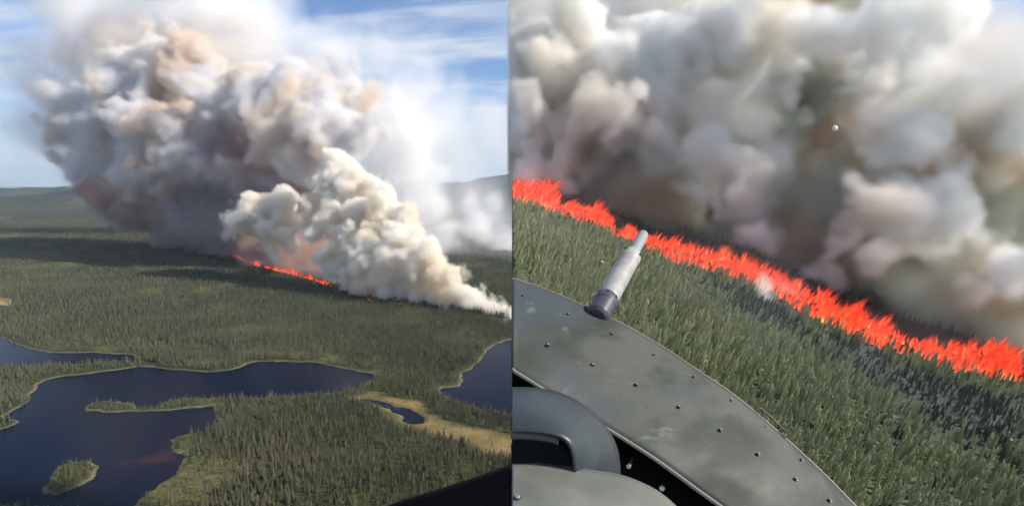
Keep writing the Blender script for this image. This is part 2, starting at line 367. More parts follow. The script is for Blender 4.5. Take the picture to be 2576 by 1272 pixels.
def pick_large(d, count, inside):
    X, Y, Z, Hh = d['x'], d['y'], d['z'], d['h']
    zc = (Z + Hh / 2 - H); wd = Y * CT - zc * ST; px = 1288 + F * X / wd; py = 636 - F * (Y * ST + zc * CT) / wd
    size = F * Hh / wd; ok = inside(px, py)
    order = np.argsort(-size * ok)[:count]
    return order, px, py
def scatter(name, sets, label=None, kind='stuff'):
    """one object: points with variant meshes instanced on them (a mass nobody would count)"""
    g = bpy.data.node_groups.new(name, 'GeometryNodeTree')
    g.interface.new_socket('Geometry', in_out='INPUT', socket_type='NodeSocketGeometry'); g.interface.new_socket('Geometry', in_out='OUTPUT', socket_type='NodeSocketGeometry')
    N, L = g.nodes, g.links; gi = N.new('NodeGroupInput'); go = N.new('NodeGroupOutput'); jn = N.new('GeometryNodeJoinGeometry')
    allv = np.concatenate([s[1] for s in sets]); ids = np.concatenate([np.full(len(s[1]), i) for i, s in enumerate(sets)])
    me = bpy.data.meshes.new(name); me.vertices.add(len(allv)); me.vertices.foreach_set('co', allv[:, :3].astype(np.float32).ravel())
    for nm, arr in (('cls', ids), ('hh', allv[:, 3]), ('ww', allv[:, 4]), ('lean', allv[:, 5]), ('spin', allv[:, 6])): fattr(me, nm, arr)
    def named(nm):
        q = N.new('GeometryNodeInputNamedAttribute'); q.data_type = 'FLOAT'; q.inputs[0].default_value = nm; return q.outputs[0]
    for i, s in enumerate(sets):
        for j, src in enumerate(s[0]):
            proto = src
            oi = N.new('GeometryNodeObjectInfo'); oi.inputs[0].default_value = proto; oi.transform_space = 'ORIGINAL'
            cmp_ = N.new('FunctionNodeCompare'); cmp_.data_type = 'FLOAT'; cmp_.operation = 'EQUAL'; L.new(named('cls'), cmp_.inputs[0]); cmp_.inputs[1].default_value = i; cmp_.inputs['Epsilon'].default_value = .1
            ix = N.new('GeometryNodeInputIndex'); md = N.new('ShaderNodeMath'); md.operation = 'MODULO'; L.new(ix.outputs[0], md.inputs[0]); md.inputs[1].default_value = len(s[0])
            c2 = N.new('FunctionNodeCompare'); c2.data_type = 'FLOAT'; c2.operation = 'EQUAL'; L.new(md.outputs[0], c2.inputs[0]); c2.inputs[1].default_value = j; c2.inputs['Epsilon'].default_value = .1
            an = N.new('FunctionNodeBooleanMath'); an.operation = 'AND'; L.new(cmp_.outputs[0], an.inputs[0]); L.new(c2.outputs[0], an.inputs[1])
            iop = N.new('GeometryNodeInstanceOnPoints'); L.new(gi.outputs[0], iop.inputs['Points']); L.new(an.outputs[0], iop.inputs['Selection']); L.new(oi.outputs['Geometry'], iop.inputs['Instance'])
            rx = N.new('ShaderNodeCombineXYZ'); L.new(named('lean'), rx.inputs[1])
            sc = N.new('ShaderNodeCombineXYZ'); L.new(named('ww'), sc.inputs[0]); L.new(named('ww'), sc.inputs[1]); L.new(named('hh'), sc.inputs[2])
            e2r = N.new('FunctionNodeEulerToRotation'); L.new(rx.outputs[0], e2r.inputs[0])
            L.new(e2r.outputs[0], iop.inputs['Rotation']); L.new(sc.outputs[0], iop.inputs['Scale'])
            L.new(iop.outputs[0], jn.inputs[0])
    L.new(jn.outputs[0], go.inputs[0])
    o = link(name, me); md = o.modifiers.new('scatter', 'NODES'); md.node_group = g
    return tag(o, label, kind=kind)

def single_tree(name, me, loc, h, w, lean, label, cat, group):
    o = bpy.data.objects.new(name, me); COL.objects.link(o); o.location = loc
    o.rotation_mode = 'XYZ'; o.rotation_euler = (0, lean, 0); o.scale = (w, w, h)
    return tag(o, label, cat, group)

isl = sdist(np.column_stack([low['x'], low['y']]), island) > 0
pen = sdist(np.column_stack([low['x'], low['y']]), gpoly([(195, 1034), (205, 1015), (300, 1000), (420, 1000), (548, 1005), (548, 1022), (400, 1040)])) > 0
order, lpx, lpy = pick_large(low, 168, lambda x, y: (x > 2) & (x < 1284) & (y > 0) & (y < 1262) & ~((x > 1000) & (y > 1272 - (x - 1000) * .31)))
protos = {}
chosen = set(order.tolist())
names = {0: ('spruce_tree', 'spruce'), 1: ('leafy_shrub', 'shrub'), 2: ('dead_snag', 'dead tree')}
first_of = {}
for i in chosen:
    k = int(low['k'][i]); pal = (pal_left, pal_leaf, pal_snag)[k]; me = pal[i % len(pal)]
    if isl[i]:
        lab = {0: 'narrow dark green spruce standing on the small oval island', 1: 'yellow green shrub on the small oval island', 2: 'pale dead trunk on the small oval island'}[k]; grp = 'trees on the small oval island'
    elif lpx[i] < 345:
        lab = {0: 'dark green spruce of the near shore in the bottom left corner', 1: 'yellow green shrub of the near shore in the bottom left corner', 2: 'pale dead trunk on the near shore in the bottom left corner'}[k]; grp = 'trees on the bottom left shore'
    elif lpx[i] < 660:
        lab = {0: 'dark green spruce in the light green clearing beside the lake bay', 1: 'yellow green shrub in the light green clearing beside the lake bay', 2: 'pale dead trunk in the light green clearing beside the lake bay'}[k]; grp = 'trees around the lakeside clearing'
    elif lpx[i] > 980:
        lab = {0: 'slim dark spruce rising just above the edge of the black window sill', 1: 'light green shrub just above the edge of the black window sill', 2: 'pale dead trunk just above the edge of the black window sill'}[k]; grp = 'trees along the window sill'
    else:
        lab = {0: 'slim dark spruce in the dense forest between the lakeside clearing and the black window sill', 1: 'light green shrub in the dense forest left of the black window sill', 2: 'pale dead trunk in the dense forest left of the black window sill'}[k]; grp = 'trees in the dense near forest'
    o = single_tree(names[k][0], me, (low['x'][i], low['y'][i], low['z'][i]), low['h'][i], low['w'][i], random.uniform(-.05, .03), lab, names[k][1], grp + ': ' + names[k][1])
    protos.setdefault(me.name, o)
def proto_objs(pal, where, name):
    out = []
    for me in pal:
        if me.name in protos: out.append(protos[me.name]); continue
        X, Y, Z = where[:3]; hh0 = where[3] if len(where) > 3 else 5
        o = single_tree(name[0], me, (X + .5 * hh0 * len(out), Y, Z), hh0, hh0 * .8, 0, name[2], name[1], name[3]); protos[me.name] = o; out.append(o)
    return out
rest = np.array([i for i in range(n) if i not in chosen])
def rows(d, sel, lean): return np.column_stack([d['x'][sel], d['y'][sel], d['z'][sel], d['h'][sel], d['w'][sel], lean(len(sel)), np.zeros(len(sel))])
wood = ground(1150, 1200)
sets = []
for k, pal in ((0, pal_left), (1, pal_leaf), (2, pal_snag)):
    sel = rest[low['k'][rest] == k]
    sets.append((proto_objs(pal, (wood.x, wood.y, 1), (*names[k], f'slim {names[k][1]} deep inside the dense near forest', 'inner forest trees')), rows(low, sel, lambda m: RNG.uniform(-.05, .03, m))))
scatter('forest', sets, 'boreal spruce forest covering the low ground between the lakes')

# ---- hillside forest points
P = grid_points(np.arange(.4, 165, .68), np.arange(24, 190, .68), .85)
P = P[P[:, 0] > .15]
hd = sdist(P, DK); hb = sdist(P, BP)
dz = hill_z(P[:, 0], P[:, 1])
dn = np.where(hd > 0, .75, 1.0) * np.where(hb > 1.2, .25, 1.0) * (.6 + .5 * fbm(P[:, 0] / 6, P[:, 1] / 6, 3, 55)); dn *= (P[:, 0] < .93 * P[:, 1] + 6)
kp = RNG.random(len(P)) < dn
P = P[kp]; hd = hd[kp]; hb = hb[kp]; dz = dz[kp]; m = len(P)
hh = RNG.uniform(.9, 2.3, m) * (.7 + .6 * fbm(P[:, 0] / 7, P[:, 1] / 7, 3, 56))
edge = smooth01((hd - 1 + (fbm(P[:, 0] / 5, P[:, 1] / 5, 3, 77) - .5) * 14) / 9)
kk = ((RNG.random(m) < edge * .97) | (hb > -.6)).astype(int)  # dark needles for the painted shade strip and for the burnt side
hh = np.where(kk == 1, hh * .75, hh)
hl = {'x': P[:, 0], 'y': P[:, 1], 'z': dz - .1 + (fbm(P[:, 0] / 9, P[:, 1] / 9, 4, 70) - .5) * 1.6, 'h': hh, 'w': hh * RNG.uniform(.9, 1.5, m), 'k': kk}
print('hill trees', m)
def panel_edge_y(x): return np.interp(x, [1288, 1400, 1480, 1560, 1640, 1740, 1850, 1950, 2060, 2150, 2200], [703, 742, 778, 815, 860, 925, 1000, 1085, 1185, 1275, 1340])
order, rpx, rpy = pick_large(hl, 132, lambda x, y: (x > 1300) & (x < 2570) & (y < 1262) & (y < panel_edge_y(x) - 12))
chosen = set(order.tolist())
for i in chosen:
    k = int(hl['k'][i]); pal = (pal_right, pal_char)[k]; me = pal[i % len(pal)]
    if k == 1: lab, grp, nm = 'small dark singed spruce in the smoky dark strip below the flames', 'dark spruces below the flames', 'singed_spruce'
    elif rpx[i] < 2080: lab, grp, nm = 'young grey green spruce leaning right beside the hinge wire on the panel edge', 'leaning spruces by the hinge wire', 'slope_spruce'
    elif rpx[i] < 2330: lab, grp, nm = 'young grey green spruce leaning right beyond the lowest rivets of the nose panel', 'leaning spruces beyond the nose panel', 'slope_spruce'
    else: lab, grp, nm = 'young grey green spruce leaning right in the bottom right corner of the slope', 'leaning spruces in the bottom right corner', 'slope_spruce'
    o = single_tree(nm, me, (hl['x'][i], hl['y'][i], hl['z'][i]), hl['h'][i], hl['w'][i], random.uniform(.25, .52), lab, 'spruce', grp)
    protos.setdefault(me.name, o)
rest = np.array([i for i in range(m) if i not in chosen])
wood2 = on_hill(2350, 1230)
sets = []
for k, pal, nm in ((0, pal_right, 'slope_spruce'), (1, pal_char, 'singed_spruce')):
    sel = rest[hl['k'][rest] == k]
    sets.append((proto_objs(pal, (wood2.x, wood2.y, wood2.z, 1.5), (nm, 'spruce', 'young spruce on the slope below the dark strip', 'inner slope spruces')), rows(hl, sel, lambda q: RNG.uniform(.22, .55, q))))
scatter('slope_forest', sets, 'young leaning spruces covering the slope below the fire')

# ------------------------------------------------------------------ flames
def flame_mat(name, strength, noise_scale=.8):
    m = bpy.data.materials.new(name); m.use_nodes = True; t = m.node_tree; t.nodes.clear(); g = NT(m)
    out = g.n('ShaderNodeOutputMaterial'); em = g.n('ShaderNodeEmission');     h = g.attr('h'); rnd = g.attr('rnd')
    q = g.math('ADD', g.math('ADD', g.math('MULTIPLY', h, .8), g.math('MULTIPLY', rnd, .6)), g.math('MULTIPLY', g.math('SUBTRACT', g.noise(noise_scale, 3, g.pos()), .45), 1.4))
    r = g.n('ShaderNodeValToRGB'); g.l(q, r.inputs[0]); e = r.color_ramp.elements
    e[0].position = 0.05; e[0].color = (1, .55, .24, 1); e[1].position = 1.0; e[1].color = (.42, .022, .010, 1)
    x = e.new(.3); x.color = (1, .17, .055, 1); x = e.new(.68); x.color = (.95, .060, .020, 1)
    g.l(r.outputs[0], em.inputs[0]); em.inputs[1].default_value = strength
    tr = g.n('ShaderNodeBsdfTransparent'); mx = g.n('ShaderNodeMixShader'); g.l(tr.outputs[0], mx.inputs[2]); g.l(em.outputs[0], mx.inputs[1])
    g.l(g.rng(g.math('ADD', h, g.math('MULTIPLY', rnd, .25)), .35, 1.15, 0, .92), mx.inputs[0]); g.l(mx.outputs[0], out.inputs[0])
    return m
def flames(name, base_pts, label, m, lean=.25):
    """many tapering twisted tongues; base_pts = (location, height, width)"""
    v = []; f = []; hs = []; rs = []; r = random.Random(3)
    for (c, hh, ww) in base_pts:
        k0 = len(v); tw = r.random() * 6.28; rn = r.random(); ls = lean + r.uniform(-.35, .35); ph = r.random() * 6.28
        L_ = 5
        for j in range(L_):
            q = j / L_; rad = ww * (math.sin(math.pi * (q * .72 + .22))) * (1 - q * .35)
            cx = c.x + ls * hh * q * q + ww * .5 * math.sin(q * 5 + ph); cy = c.y + ww * .4 * math.cos(q * 4 + ph)
            for s in range(4):
                a = tw + q * 1.2 + s * math.pi / 2
                v.append((cx + rad * math.cos(a), cy + rad * .7 * math.sin(a), c.z + hh * q)); hs.append(q); rs.append(rn)
        v.append((c.x + ls * hh * 1.15, c.y, c.z + hh * 1.05)); hs.append(1); rs.append(rn)
        for j in range(L_ - 1):
            for s in range(4):
                a = k0 + j * 4 + s; b = k0 + j * 4 + (s + 1) % 4; f.append((a, b, b + 4, a + 4))
        for s in range(4):
            a = k0 + (L_ - 1) * 4 + s; b = k0 + (L_ - 1) * 4 + (s + 1) % 4; f.append((a, b, len(v) - 1))
    me = mesh(name, v, f); fattr(me, 'h', hs); fattr(me, 'rnd', rs)
    return tag(link(name, me, [m]), label, kind='stuff')
def along(pts, t):
    n_ = len(pts) - 1; i = min(int(t * n_), n_ - 1); q = t * n_ - i
    return tuple(pts[i][k] * (1 - q) + pts[i + 1][k] * q for k in range(len(pts[0])))
# right: base pixel, flame band height
rl = [(1284, 504, 52), (1340, 522, 60), (1385, 534, 62), (1405, 540, 26), (1440, 548, 50), (1500, 576, 66), (1530, 588, 52), (1550, 592, 16), (1585, 604, 46), (1615, 618, 20), (1640, 636, 50), (1700, 662, 62), (1800, 688, 64), (1880, 716, 66),
      (1950, 746, 70), (2020, 792, 74), (2100, 828, 76), (2200, 872, 82), (2300, 908, 66), (2400, 936, 80), (2490, 954, 95), (2540, 960, 80), (2566, 962, 30)]
tong = []
rr = random.Random(11)
for k in range(7500):
    t = rr.random(); px, py, hb_ = along(rl, t)
    d = rr.random() ** 1.1
    py2 = py - d * hb_ * .62
    c = on_hill(px + rr.uniform(-4, 4), py2 + rr.uniform(-3, 3)); 
    if c.x < .35: continue
    env = .25 + 1.35 * fbm(np.array([px / 30.]), np.array([.5]), 3, 5)[0]
    hpx = hb_ * .84 * (.18 + .55 * rr.random() ** 1.6) * env * 1.15
    sc_ = (c.y / F)
    tong.append((Vector((c.x, c.y, c.z - .2)), hpx * sc_, hpx * sc_ * rr.uniform(.08, .15)))
flames('slope_fire', tong, 'long bright orange red fire front burning across the slope', flame_mat('slope_flame', 1.28), .35)
ll = [(548, 636, 5), (575, 642, 7), (600, 653, 7), (618, 662, 3), (632, 668, 10), (650, 675, 14), (690, 684, 12), (715, 690, 16), (742, 697, 18), (760, 702, 5), (780, 706, 15), (800, 714, 18), (826, 722, 12), (838, 728, 3)]
tong = []
for k in range(900):
    t = rr.random(); px, py, hb_ = along(ll, t)
    if fbm(np.array([px / 11.]), np.array([4.5]), 2, 12)[0] < .47 and rr.random() < .85: continue
    g0 = ground(px, py - rr.random() * 5)
    hpx = hb_ * rr.uniform(.35, .85) * (1.5 * fbm(np.array([px / 7.]), np.array([1.5]), 2, 6)[0])
    s_ = g0.y / F
    tong.append((Vector((g0.x, g0.y, 2.0)), max(hpx, 4) * s_, max(2.0, hpx * .16) * s_))
for (px, py) in ((925, 757), (935, 760), (1008, 769), (1020, 771), (1030, 770)):
    for q in range(4):
        g0 = ground(px + rr.uniform(-7, 7), py + rr.uniform(-2, 2)); s_ = g0.y / F
        tong.append((Vector((g0.x, g0.y, 2.0)), 4.5 * s_, 1.1 * s_))
flames('forest_fire', tong, 'thin red orange fire line under the smoke in the forest', flame_mat('forest_flame', 1.35, .06), .1)

# ------------------------------------------------------------------ smoke volumes
def glow_mat(name, col, k):
    m = bpy.data.materials.new(name); m.use_nodes = True; t = m.node_tree; t.nodes.clear(); g = NT(m)
    out = g.n('ShaderNodeOutputMaterial'); em = g.n('ShaderNodeEmission'); em.inputs[0].default_value = (*col, 1)
    vi = g.n('ShaderNodeVolumeInfo'); g.l(g.math('MULTIPLY', vi.outputs['Density'], k), em.inputs[1]); g.l(em.outputs[0], out.inputs['Volume'])
    return m
def smoke_mat(name, density, col, col2, scale, aniso=.15, absorb=None):
    m = bpy.data.materials.new(name); m.use_nodes = True; t = m.node_tree; t.nodes.clear(); g = NT(m)
    out = g.n('ShaderNodeOutputMaterial'); pv = g.n('ShaderNodeVolumePrincipled'); g.l(pv.outputs[0], out.inputs['Volume'])
    pv.inputs['Density'].default_value = density; pv.inputs['Anisotropy'].default_value = aniso
    tcn = g.n('ShaderNodeTexCoord')
    if col2: g.l(g.mix(g.rng(g.noise(scale, 1, tcn.outputs['Object']), .42, .62), col, col2), pv.inputs['Color'])
    else: pv.inputs['Color'].default_value = (*col, 1)
    return m
def plume(name, puffs, vox, m, label, warp=(120, 80), bump=(45, 45), detail=2.5, soft=9, bias=14, lo_x=None, hi_x=None, world_pts=None, pad=1.3, floor=0.0, fade=None, classes=4, carve=(), wisp=.7):
    """a grid of smoke filled from rolling puffs (centre, radius); real 3-D density"""
    pts = []; rad = []
    for (px, py, r, Y) in puffs:
        pts.append(at(px, py, Y)); rad.append(r / F * Y)
    pts = np.array(pts); rad = np.array(rad)
    lo = (pts - rad[:, None]).min(0) - bias * pad; hi = (pts + rad[:, None]).max(0) + bias * pad
    lo[2] = max(lo[2], floor)
    if lo_x is not None: lo[0] = max(lo[0], lo_x)
    if hi_x is not None: hi[0] = min(hi[0], hi_x)
    if name == 'slope_smoke' or name == 'slope_back_smoke': hi[2] = min(hi[2], 285)
    cuts = np.quantile(rad, np.linspace(0, 1, classes + 1)); cl = np.clip(np.searchsorted(cuts, rad, 'right') - 1, 0, classes - 1)
    pm = bpy.data.meshes.new(name); pm.from_pydata([tuple(q) for q in pts], [], []); fattr(pm, 'cl', cl)
    o = link(name, pm)
    g = bpy.data.node_groups.new(name, 'GeometryNodeTree')
    g.interface.new_socket('Geometry', in_out='INPUT', socket_type='NodeSocketGeometry'); g.interface.new_socket('Geometry', in_out='OUTPUT', socket_type='NodeSocketGeometry')
    N, L = g.nodes, g.links; gi = N.new('NodeGroupInput'); go = N.new('NodeGroupOutput')
    vc = N.new('GeometryNodeVolumeCube'); vc.inputs['Min'].default_value = lo; vc.inputs['Max'].default_value = hi
    res = [max(4, int((hi[i] - lo[i]) / vox)) for i in range(3)]
    print(name, 'voxels %.2fM' % (res[0] * res[1] * res[2] / 1e6), res)
    for k, r_ in zip('XYZ', res): vc.inputs['Resolution ' + k].default_value = r_
    pos = N.new('GeometryNodeInputPosition')
    def mt(op, a, b=None, clamp=False):
        x = N.new('ShaderNodeMath'); x.operation = op; x.use_clamp = clamp
        for i, q in enumerate((a, b)):
            if q is None: continue
            if isinstance(q, (int, float)): x.inputs[i].default_value = q
            else: L.new(q, x.inputs[i])
        return x.outputs[0]
    nz = N.new('ShaderNodeTexNoise'); nz.inputs['Scale'].default_value = 1 / warp[0]; nz.inputs['Detail'].default_value = 3; L.new(pos.outputs[0], nz.inputs['Vector'])
    sub = N.new('ShaderNodeVectorMath'); sub.operation = 'MULTIPLY_ADD'; L.new(nz.outputs['Color'], sub.inputs[0]); sub.inputs[1].default_value = (warp[1],) * 3; sub.inputs[2].default_value = (-warp[1] / 2,) * 3
    add = N.new('ShaderNodeVectorMath'); add.operation = 'ADD'; L.new(pos.outputs[0], add.inputs[0]); L.new(sub.outputs[0], add.inputs[1]); wp = add.outputs[0]
    sdf = None
    for c in range(classes):
        if not (cl == c).any(): continue
        R = float(rad[cl == c].mean())
        na = N.new('GeometryNodeInputNamedAttribute'); na.data_type = 'FLOAT'; na.inputs[0].default_value = 'cl'
        cp = N.new('FunctionNodeCompare'); cp.data_type = 'FLOAT'; cp.operation = 'EQUAL'; L.new(na.outputs[0], cp.inputs[0]); cp.inputs[1].default_value = c; cp.inputs['Epsilon'].default_value = .1
        sg = N.new('GeometryNodeSeparateGeometry'); L.new(gi.outputs[0], sg.inputs[0]); L.new(cp.outputs[0], sg.inputs['Selection'])
        pr = N.new('GeometryNodeProximity'); pr.target_element = 'POINTS'; L.new(sg.outputs[0], pr.inputs[0])
        L.new(wp, [s for s in pr.inputs if s.name in ('Source Position', 'Sample Position')][0])
        d = mt('SUBTRACT', R, pr.outputs['Distance']); sdf = d if sdf is None else mt('MAXIMUM', sdf, d)
    if carve:
        cpts = [tuple(at(px, py, Y0 + k * r * Y0 / F * .8)) for (px, py, r, Y0, Y1) in carve for k in range(int((Y1 - Y0) / (r * Y0 / F * .8)) + 1)]
        crad = [r / F * Y0 for (px, py, r, Y0, Y1) in carve for k in range(int((Y1 - Y0) / (r * Y0 / F * .8)) + 1)]
        R0 = sum(crad) / len(crad)
        ml = bpy.data.meshes.new('gaps'); ml.from_pydata(cpts, [], [])
        # the gaps' centres ride in the same mesh, marked by class -1
        nn = len(pm.vertices); pm.vertices.add(len(cpts))
        for i_, q_ in enumerate(cpts): pm.vertices[nn + i_].co = q_
        pm.attributes['cl'].data.foreach_set('value', np.array(list(cl) + [-1] * len(cpts), np.float32)); bpy.data.meshes.remove(ml)
        na = N.new('GeometryNodeInputNamedAttribute'); na.data_type = 'FLOAT'; na.inputs[0].default_value = 'cl'
        cp = N.new('FunctionNodeCompare'); cp.data_type = 'FLOAT'; cp.operation = 'LESS_THAN'; L.new(na.outputs[0], cp.inputs[0]); cp.inputs[1].default_value = -.5
        sg = N.new('GeometryNodeSeparateGeometry'); L.new(gi.outputs[0], sg.inputs[0]); L.new(cp.outputs[0], sg.inputs['Selection'])
        pr = N.new('GeometryNodeProximity'); pr.target_element = 'POINTS'; L.new(sg.outputs[0], pr.inputs[0])
        L.new(wp, [s for s in pr.inputs if s.name in ('Source Position', 'Sample Position')][0])
        sdf = mt('MINIMUM', sdf, mt('SUBTRACT', pr.outputs['Distance'], R0 + bias * .55))
    vo = N.new('ShaderNodeTexVoronoi'); vo.feature = 'F1'; vo.inputs['Scale'].default_value = 1 / bump[0]; vo.inputs['Detail'].default_value = detail; vo.inputs['Roughness'].default_value = .5
    L.new(wp, vo.inputs['Vector'])
    sdf = mt('ADD', mt('SUBTRACT', sdf, mt('MULTIPLY', vo.outputs['Distance'], bump[1])), bias)
    n4 = N.new('ShaderNodeTexNoise'); n4.inputs['Scale'].default_value = 1.6 / bump[0]; n4.inputs['Detail'].default_value = 4; n4.inputs['Roughness'].default_value = .6; L.new(wp, n4.inputs['Vector'])
    sdf = mt('ADD', sdf, mt('MULTIPLY', mt('SUBTRACT', n4.outputs['Fac'], .5), bump[1] * wisp * 1.6))
    den = mt('DIVIDE', sdf, soft, clamp=True)
    if fade:
        n2 = N.new('ShaderNodeTexNoise'); n2.inputs['Scale'].default_value = 1 / fade; n2.inputs['Detail'].default_value = 4; L.new(wp, n2.inputs['Vector'])
        n3 = mt('MULTIPLY', mt('SUBTRACT', n2.outputs['Fac'], .32), 3.0, clamp=True); den = mt('MULTIPLY', den, n3)
    L.new(den, vc.inputs['Density'])
    sm = N.new('GeometryNodeSetMaterial'); L.new(vc.outputs[0], sm.inputs[0]); sm.inputs['Material'].default_value = m; pm.materials.append(m)
    L.new(sm.outputs[0], go.inputs[0])
    md = o.modifiers.new('smoke', 'NODES'); md.node_group = g
    return tag(o, label, kind='stuff')

white = smoke_mat('white_smoke', .16, (.992, .960, .895), (.978, .895, .765), 1 / 60, -.12)
grey = smoke_mat('grey_smoke', .075, (.905, .893, .893), (.895, .80, .70), 1 / 130, -.1)
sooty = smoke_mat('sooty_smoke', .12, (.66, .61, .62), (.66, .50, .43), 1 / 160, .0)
veil = smoke_mat('thin_smoke', .018, (.99, .988, .99), None, 1)

column = [(800, 500, 44, 945), (780, 560, 36, 925), (1010, 545, 40, 850), (1180, 742, 40, 720), (1222, 765, 38, 706), (1256, 785, 36, 692), (1290, 800, 36, 672), (1120, 695, 46, 742), (1070, 655, 48, 762), (1015, 590, 44, 795), (1292, 812, 26, 668), (1262, 804, 26, 690), (1240, 800, 26, 695), (1275, 806, 24, 690), (1235, 790, 34, 700), (1190, 765, 42, 715), (1150, 735, 46, 730), (1110, 740, 42, 745), (1085, 700, 52, 755), (1040, 735, 44, 765), (1030, 690, 58, 780), (985, 720, 48, 790),
    (1000, 600, 46, 815), (985, 640, 56, 800), (945, 690, 60, 810), (925, 640, 66, 830), (900, 700, 48, 840), (960, 570, 46, 850), (960, 515, 44, 870), (880, 610, 66, 860), (850, 660, 48, 870), (905, 550, 66, 890),
    (840, 560, 62, 910), (800, 530, 52, 930), (830, 480, 56, 940), (880, 470, 60, 930), (855, 430, 48, 960), (800, 590, 40, 900), (930, 470, 44, 930),
    (640, 545, 46, 985), (600, 560, 30, 990), (680, 580, 42, 975), (700, 520, 48, 1000), (660, 610, 26, 970), (720, 600, 34, 965), (590, 585, 18, 985), (690, 640, 22, 960), (740, 560, 36, 980)]
plume('white_smoke_column', column, 3.0, white, 'bright cream white billowing smoke column rising from the fire at right', warp=(70, 40), bump=(28, 26), detail=3, soft=3.2, bias=22, hi_x=-.05)
big = [(480, 290, 62, 1340), (350, 200, 70, 1380), (180, 260, 50, 1440), (170, 400, 44, 1440), (790, 330, 95, 1130), (870, 340, 84, 1120), (720, 300, 90, 1170), (690, 360, 60, 1120), (920, 270, 62, 1180), (870, 205, 48, 1220), (850, 240, 52, 1210), (660, 190, 66, 1230), (720, 190, 56, 1220), (570, 250, 84, 1230), (630, 240, 60, 1180),
    (440, 190, 84, 1330), (410, 130, 60, 1380), (510, 150, 70, 1330), (360, 330, 92, 1260), (440, 350, 78, 1220), (480, 400, 56, 1190), (400, 430, 50, 1230), (345, 440, 46, 1260), (260, 330, 84, 1360), (230, 250, 66, 1420), (320, 240, 80, 1360), (190, 330, 50, 1440), (250, 410, 60, 1370),
    (560, 330, 70, 1250), (760, 390, 60, 1100), (830, 390, 56, 1080), (720, 400, 40, 1110), (680, 90, 0.1, 1400)]
plume('grey_smoke_plume', big[:-1], 4.6, grey, 'large grey brown smoke cloud towering over the forest', warp=(130, 80), bump=(70, 60), detail=3, soft=11, bias=54, hi_x=-.05)
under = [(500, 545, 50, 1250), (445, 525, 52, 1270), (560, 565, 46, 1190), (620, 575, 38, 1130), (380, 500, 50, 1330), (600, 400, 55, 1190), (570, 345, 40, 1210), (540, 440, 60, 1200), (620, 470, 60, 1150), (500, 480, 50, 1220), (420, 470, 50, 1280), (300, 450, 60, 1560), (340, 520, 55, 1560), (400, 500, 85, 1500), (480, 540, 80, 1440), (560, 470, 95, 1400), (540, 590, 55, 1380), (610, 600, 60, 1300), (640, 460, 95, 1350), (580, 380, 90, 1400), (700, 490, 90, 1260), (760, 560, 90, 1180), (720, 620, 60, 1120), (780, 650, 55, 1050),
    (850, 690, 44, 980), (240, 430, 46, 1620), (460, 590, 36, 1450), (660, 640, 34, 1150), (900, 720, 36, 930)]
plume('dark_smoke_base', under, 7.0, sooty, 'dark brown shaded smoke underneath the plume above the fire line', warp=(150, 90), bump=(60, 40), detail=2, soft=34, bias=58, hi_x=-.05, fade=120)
tan = smoke_mat('high_smoke', .030, (.955, .945, .94), (.94, .86, .77), 1 / 200, 0.)
plume('high_smoke', [(450, 50, 110, 1560), (300, 80, 100, 1600), (590, 60, 90, 1540), (200, 150, 80, 1600), (160, 260, 70, 1600), (700, 110, 70, 1500), (560, 150, 90, 1480), (380, 180, 110, 1520), (780, 170, 50, 1450), (900, 220, 50, 1420), (470, -40, 110, 1560), (180, 30, 60, 1640)],
      9.0, tan, 'soft tan smoke spreading above and behind the plume', warp=(200, 130), bump=(90, 60), detail=3, soft=60, bias=62, hi_x=-.05, fade=160)
drift = smoke_mat('drifting_smoke', .030, (.99, .985, .985), (.975, .965, .955), 1 / 150, 0.)
plume('drifting_smoke', [(1200, 575, 62, 1450), (1262, 620, 70, 1380), (1120, 610, 56, 1400), (1230, 700, 60, 1250), (1160, 690, 44, 1280), (1262, 520, 34, 1500), (1200, 505, 26, 1500), (1085, 520, 56, 1450), (1060, 440, 66, 1480), (1100, 650, 40, 1300), (1270, 770, 34, 1060), (1040, 350, 66, 1500), (990, 270, 60, 1500)],
      7.0, drift, 'pale drifting smoke hanging behind the white column at right', warp=(150, 90), bump=(70, 50), detail=3, soft=30, bias=44, hi_x=-.05, fade=150)
vl = [(1180, 560, 90, 1550), (1000, 380, 90, 1650), (1130, 420, 70, 1700), (1230, 560, 60, 1500), (1240, 720, 70, 1200), (1150, 520, 60, 1600), (560, 30, 120, 1900), (420, 20, 150, 1900), (230, 40, 130, 1950), (1010, 450, 120, 1600), (1130, 290, 80, 1800), (640, 110, 110, 1900), (820, 180, 100, 1900), (420, 60, 130, 1900), (250, 120, 130, 1900), (120, 180, 100, 1950), (150, 330, 90, 1950), (1000, 230, 110, 1800), (1020, 350, 120, 1700), (1060, 420, 80, 1700), (1220, 330, 70, 1800), (1050, 570, 110, 1500), (1180, 630, 90, 1450), (1260, 650, 90, 1350),
    (1150, 680, 80, 1300), (1260, 740, 60, 1200), (940, 200, 80, 1850), (1040, 500, 80, 1650)]
plume('smoke_veil', vl, 16.0, veil, 'thin pale smoke drifting behind the main plume', warp=(300, 200), bump=(150, 90), detail=2, soft=150, bias=120, hi_x=-.05, fade=260)

